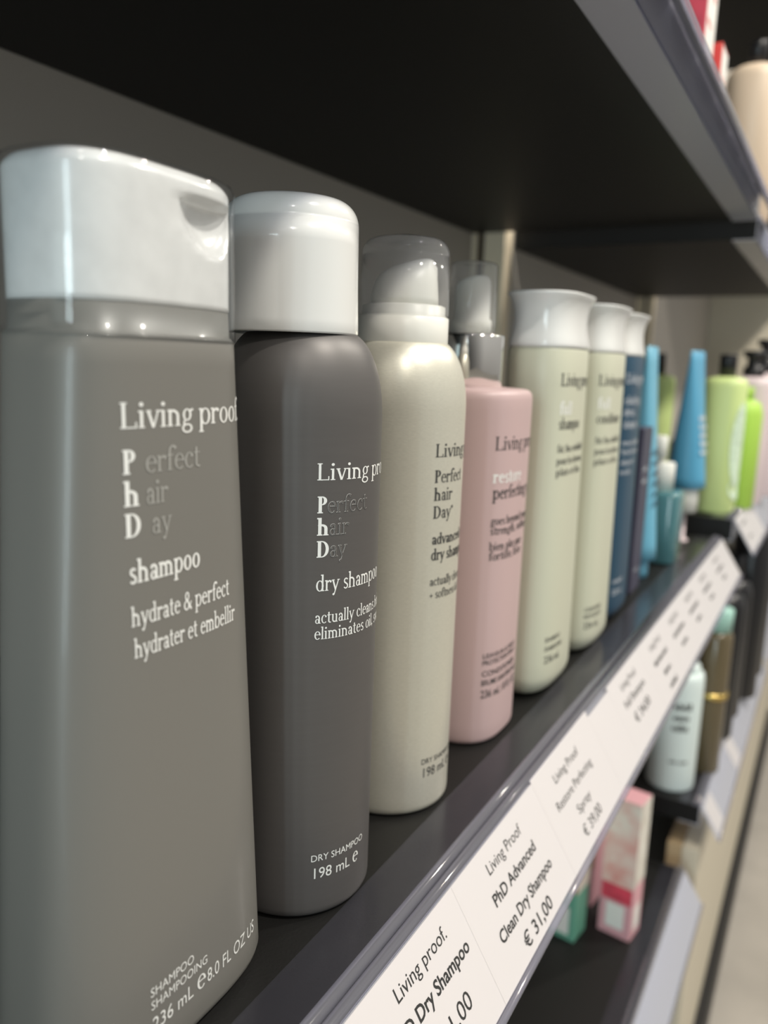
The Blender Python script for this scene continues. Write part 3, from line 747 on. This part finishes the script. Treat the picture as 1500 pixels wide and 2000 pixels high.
# ------------------------------------------------------------------ low shelf cartons, first bay
def drose(b, sx, sy, h):
    face_plate(b, 'near', sx, sy, -sx*.5, sx*.5, h*.38, h, 'rose_art'); face_plate(b, 'near', sx, sy, -sx*.28, sx*.28, h*.06, h*.24, 'white_carton', .2)
    face_plate(b, 'front', sx, sy, -sy*.5, sy*.5, h*.40, h, 'white_art'); face_plate(b, 'front', sx, sy, -sy*.3, sy*.3, h*.06, h*.24, 'white_carton', .2)
    face_plate(b, 'near', sx, sy, -sx*.46, sx*.46, h*.26, h*.38, 'crimson', .18)
def dgreen(b, sx, sy, h):
    face_plate(b, 'near', sx, sy, -sx*.5, sx*.5, h*.36, h, 'hand_art'); face_plate(b, 'near', sx, sy, -sx*.3, sx*.3, h*.04, h*.24, 'white_carton', .2)
    face_plate(b, 'front', sx, sy, -sy*.5, sy*.5, h*.36, h, 'white_art')
def dpeach(b, sx, sy, h): face_plate(b, 'near', sx, sy, -sx*.5, sx*.5, h*.3, h, 'hand_art')
pack('hair_colour_carton', (-146, 815, -417.9), 36, 30, 160, 'pink_carton', 'pink carton with white blossom print on the low shelf', 'carton', decor=drose, rotz=math.radians(-8))
round_bottle('small_bottle', (-106, 1098, 19.05), [(0, 20, 20, 2), (2, 22, 22, 2), (118, 22, 22, 2), (132, 18, 18, 2), (136, 10, 10, 2)], 'leaf', [(9, 136.2), (9, 150), (8, 151), (1, 151.2)], 'leaf', 'small bright green bottle between the large lime and the pale pink bottle')
pack('hair_colour_carton', (-196, 782, -417.9), 34, 30, 160, 'green_carton', 'green carton with brown picture, partly hidden by the price rail', 'carton', decor=dgreen, rotz=math.radians(-8))
pack('hair_colour_carton', (-196, 850, -417.9), 34, 30, 160, 'pink_carton', 'peach and brown carton behind the pink and green cartons', 'carton', decor=dpeach, rotz=math.radians(-8))

# ------------------------------------------------------------------ low shelf of the second bay
def wtext(b):
    sf = can_surf(30)
    for v, c_ in ((112, 10), (98, 10), (84, 10), (40, 5)): words(b, sf, 'ink', -46, v, c_, 24, v)
round_bottle('white_bottle', (-140, 1040, -345.95), [(0, 27, 27, 2), (1.5, 29.3, 29.3, 2), (4, 30, 30, 2), (140, 30, 30, 2), (150, 29.6, 29.6, 2), (156, 28, 28, 2), (158, 24, 24, 2)], 'pale_blue', [(23, 158.2), (23.4, 165), (22, 166), (1, 166.2)], 'pale_blue', 'white bottle with black lettering on the low second bay shelf', wtext)
o = round_bottle('dropper_bottle', (-108, 1105, -345.95), [(0, 18, 18, 2), (2, 20, 20, 2), (120, 20, 20, 2), (190, 20, 20, 2), (196, 18, 18, 2), (198, 13, 13, 2)], 'brown', [(17, 198.2), (17.4, 226), (16, 228), (1, 228.2)], 'mint', 'amber bottle with mint cap right behind the white bottle')
b = B('gold'); lathe(b, [(20.1, 106), (21.6, 106), (21.6, 114), (20.1, 114)], 48, cap0=False, cap1=False); b.build('gold_band', o, label='gold band around the bottle')
round_bottle('dark_bottle', (-152, 1130, -345.95), [(0, 22, 22, 2), (2, 24, 24, 2), (180, 24, 24, 2), (192, 20, 20, 2), (196, 10, 10, 2)], 'teal', [(10, 196.2), (10, 226), (9, 227), (1, 227.2)], 'black', 'teal bottle with black cap mostly hidden behind the white bottle')
shelf(1716, 2668, -346, -386, 8, 'low black shelf of the third bay, furthest along the floor')
for y, lab in ((1420, 'tall black bottle third along behind the amber bottle on the low shelf'), (1540, 'tall black bottle last before the third bay on the low shelf')):
    round_bottle('dark_bottle', (-100, y, -345.95), [(0, 28, 30, 2), (2, 30, 32, 2), (270, 30, 32, 2), (285, 24, 26, 2), (290, 11, 11, 2)], 'black', [(10, 290.2), (10, 318), (9, 319), (1, 319.2)], 'black', lab)
for y, lab in ((1230, 'black bottle behind the amber mint-capped bottle'), (1320, 'black bottle furthest along the low second bay shelf')):
    round_bottle('dark_bottle', (-112, y, -345.95), [(0, 24, 24, 2), (2, 26, 26, 2), (200, 26, 26, 2), (215, 22, 22, 2), (220, 11, 11, 2)], 'black', [(10, 220.2), (10, 255), (9, 256), (1, 256.2)], 'black', lab)
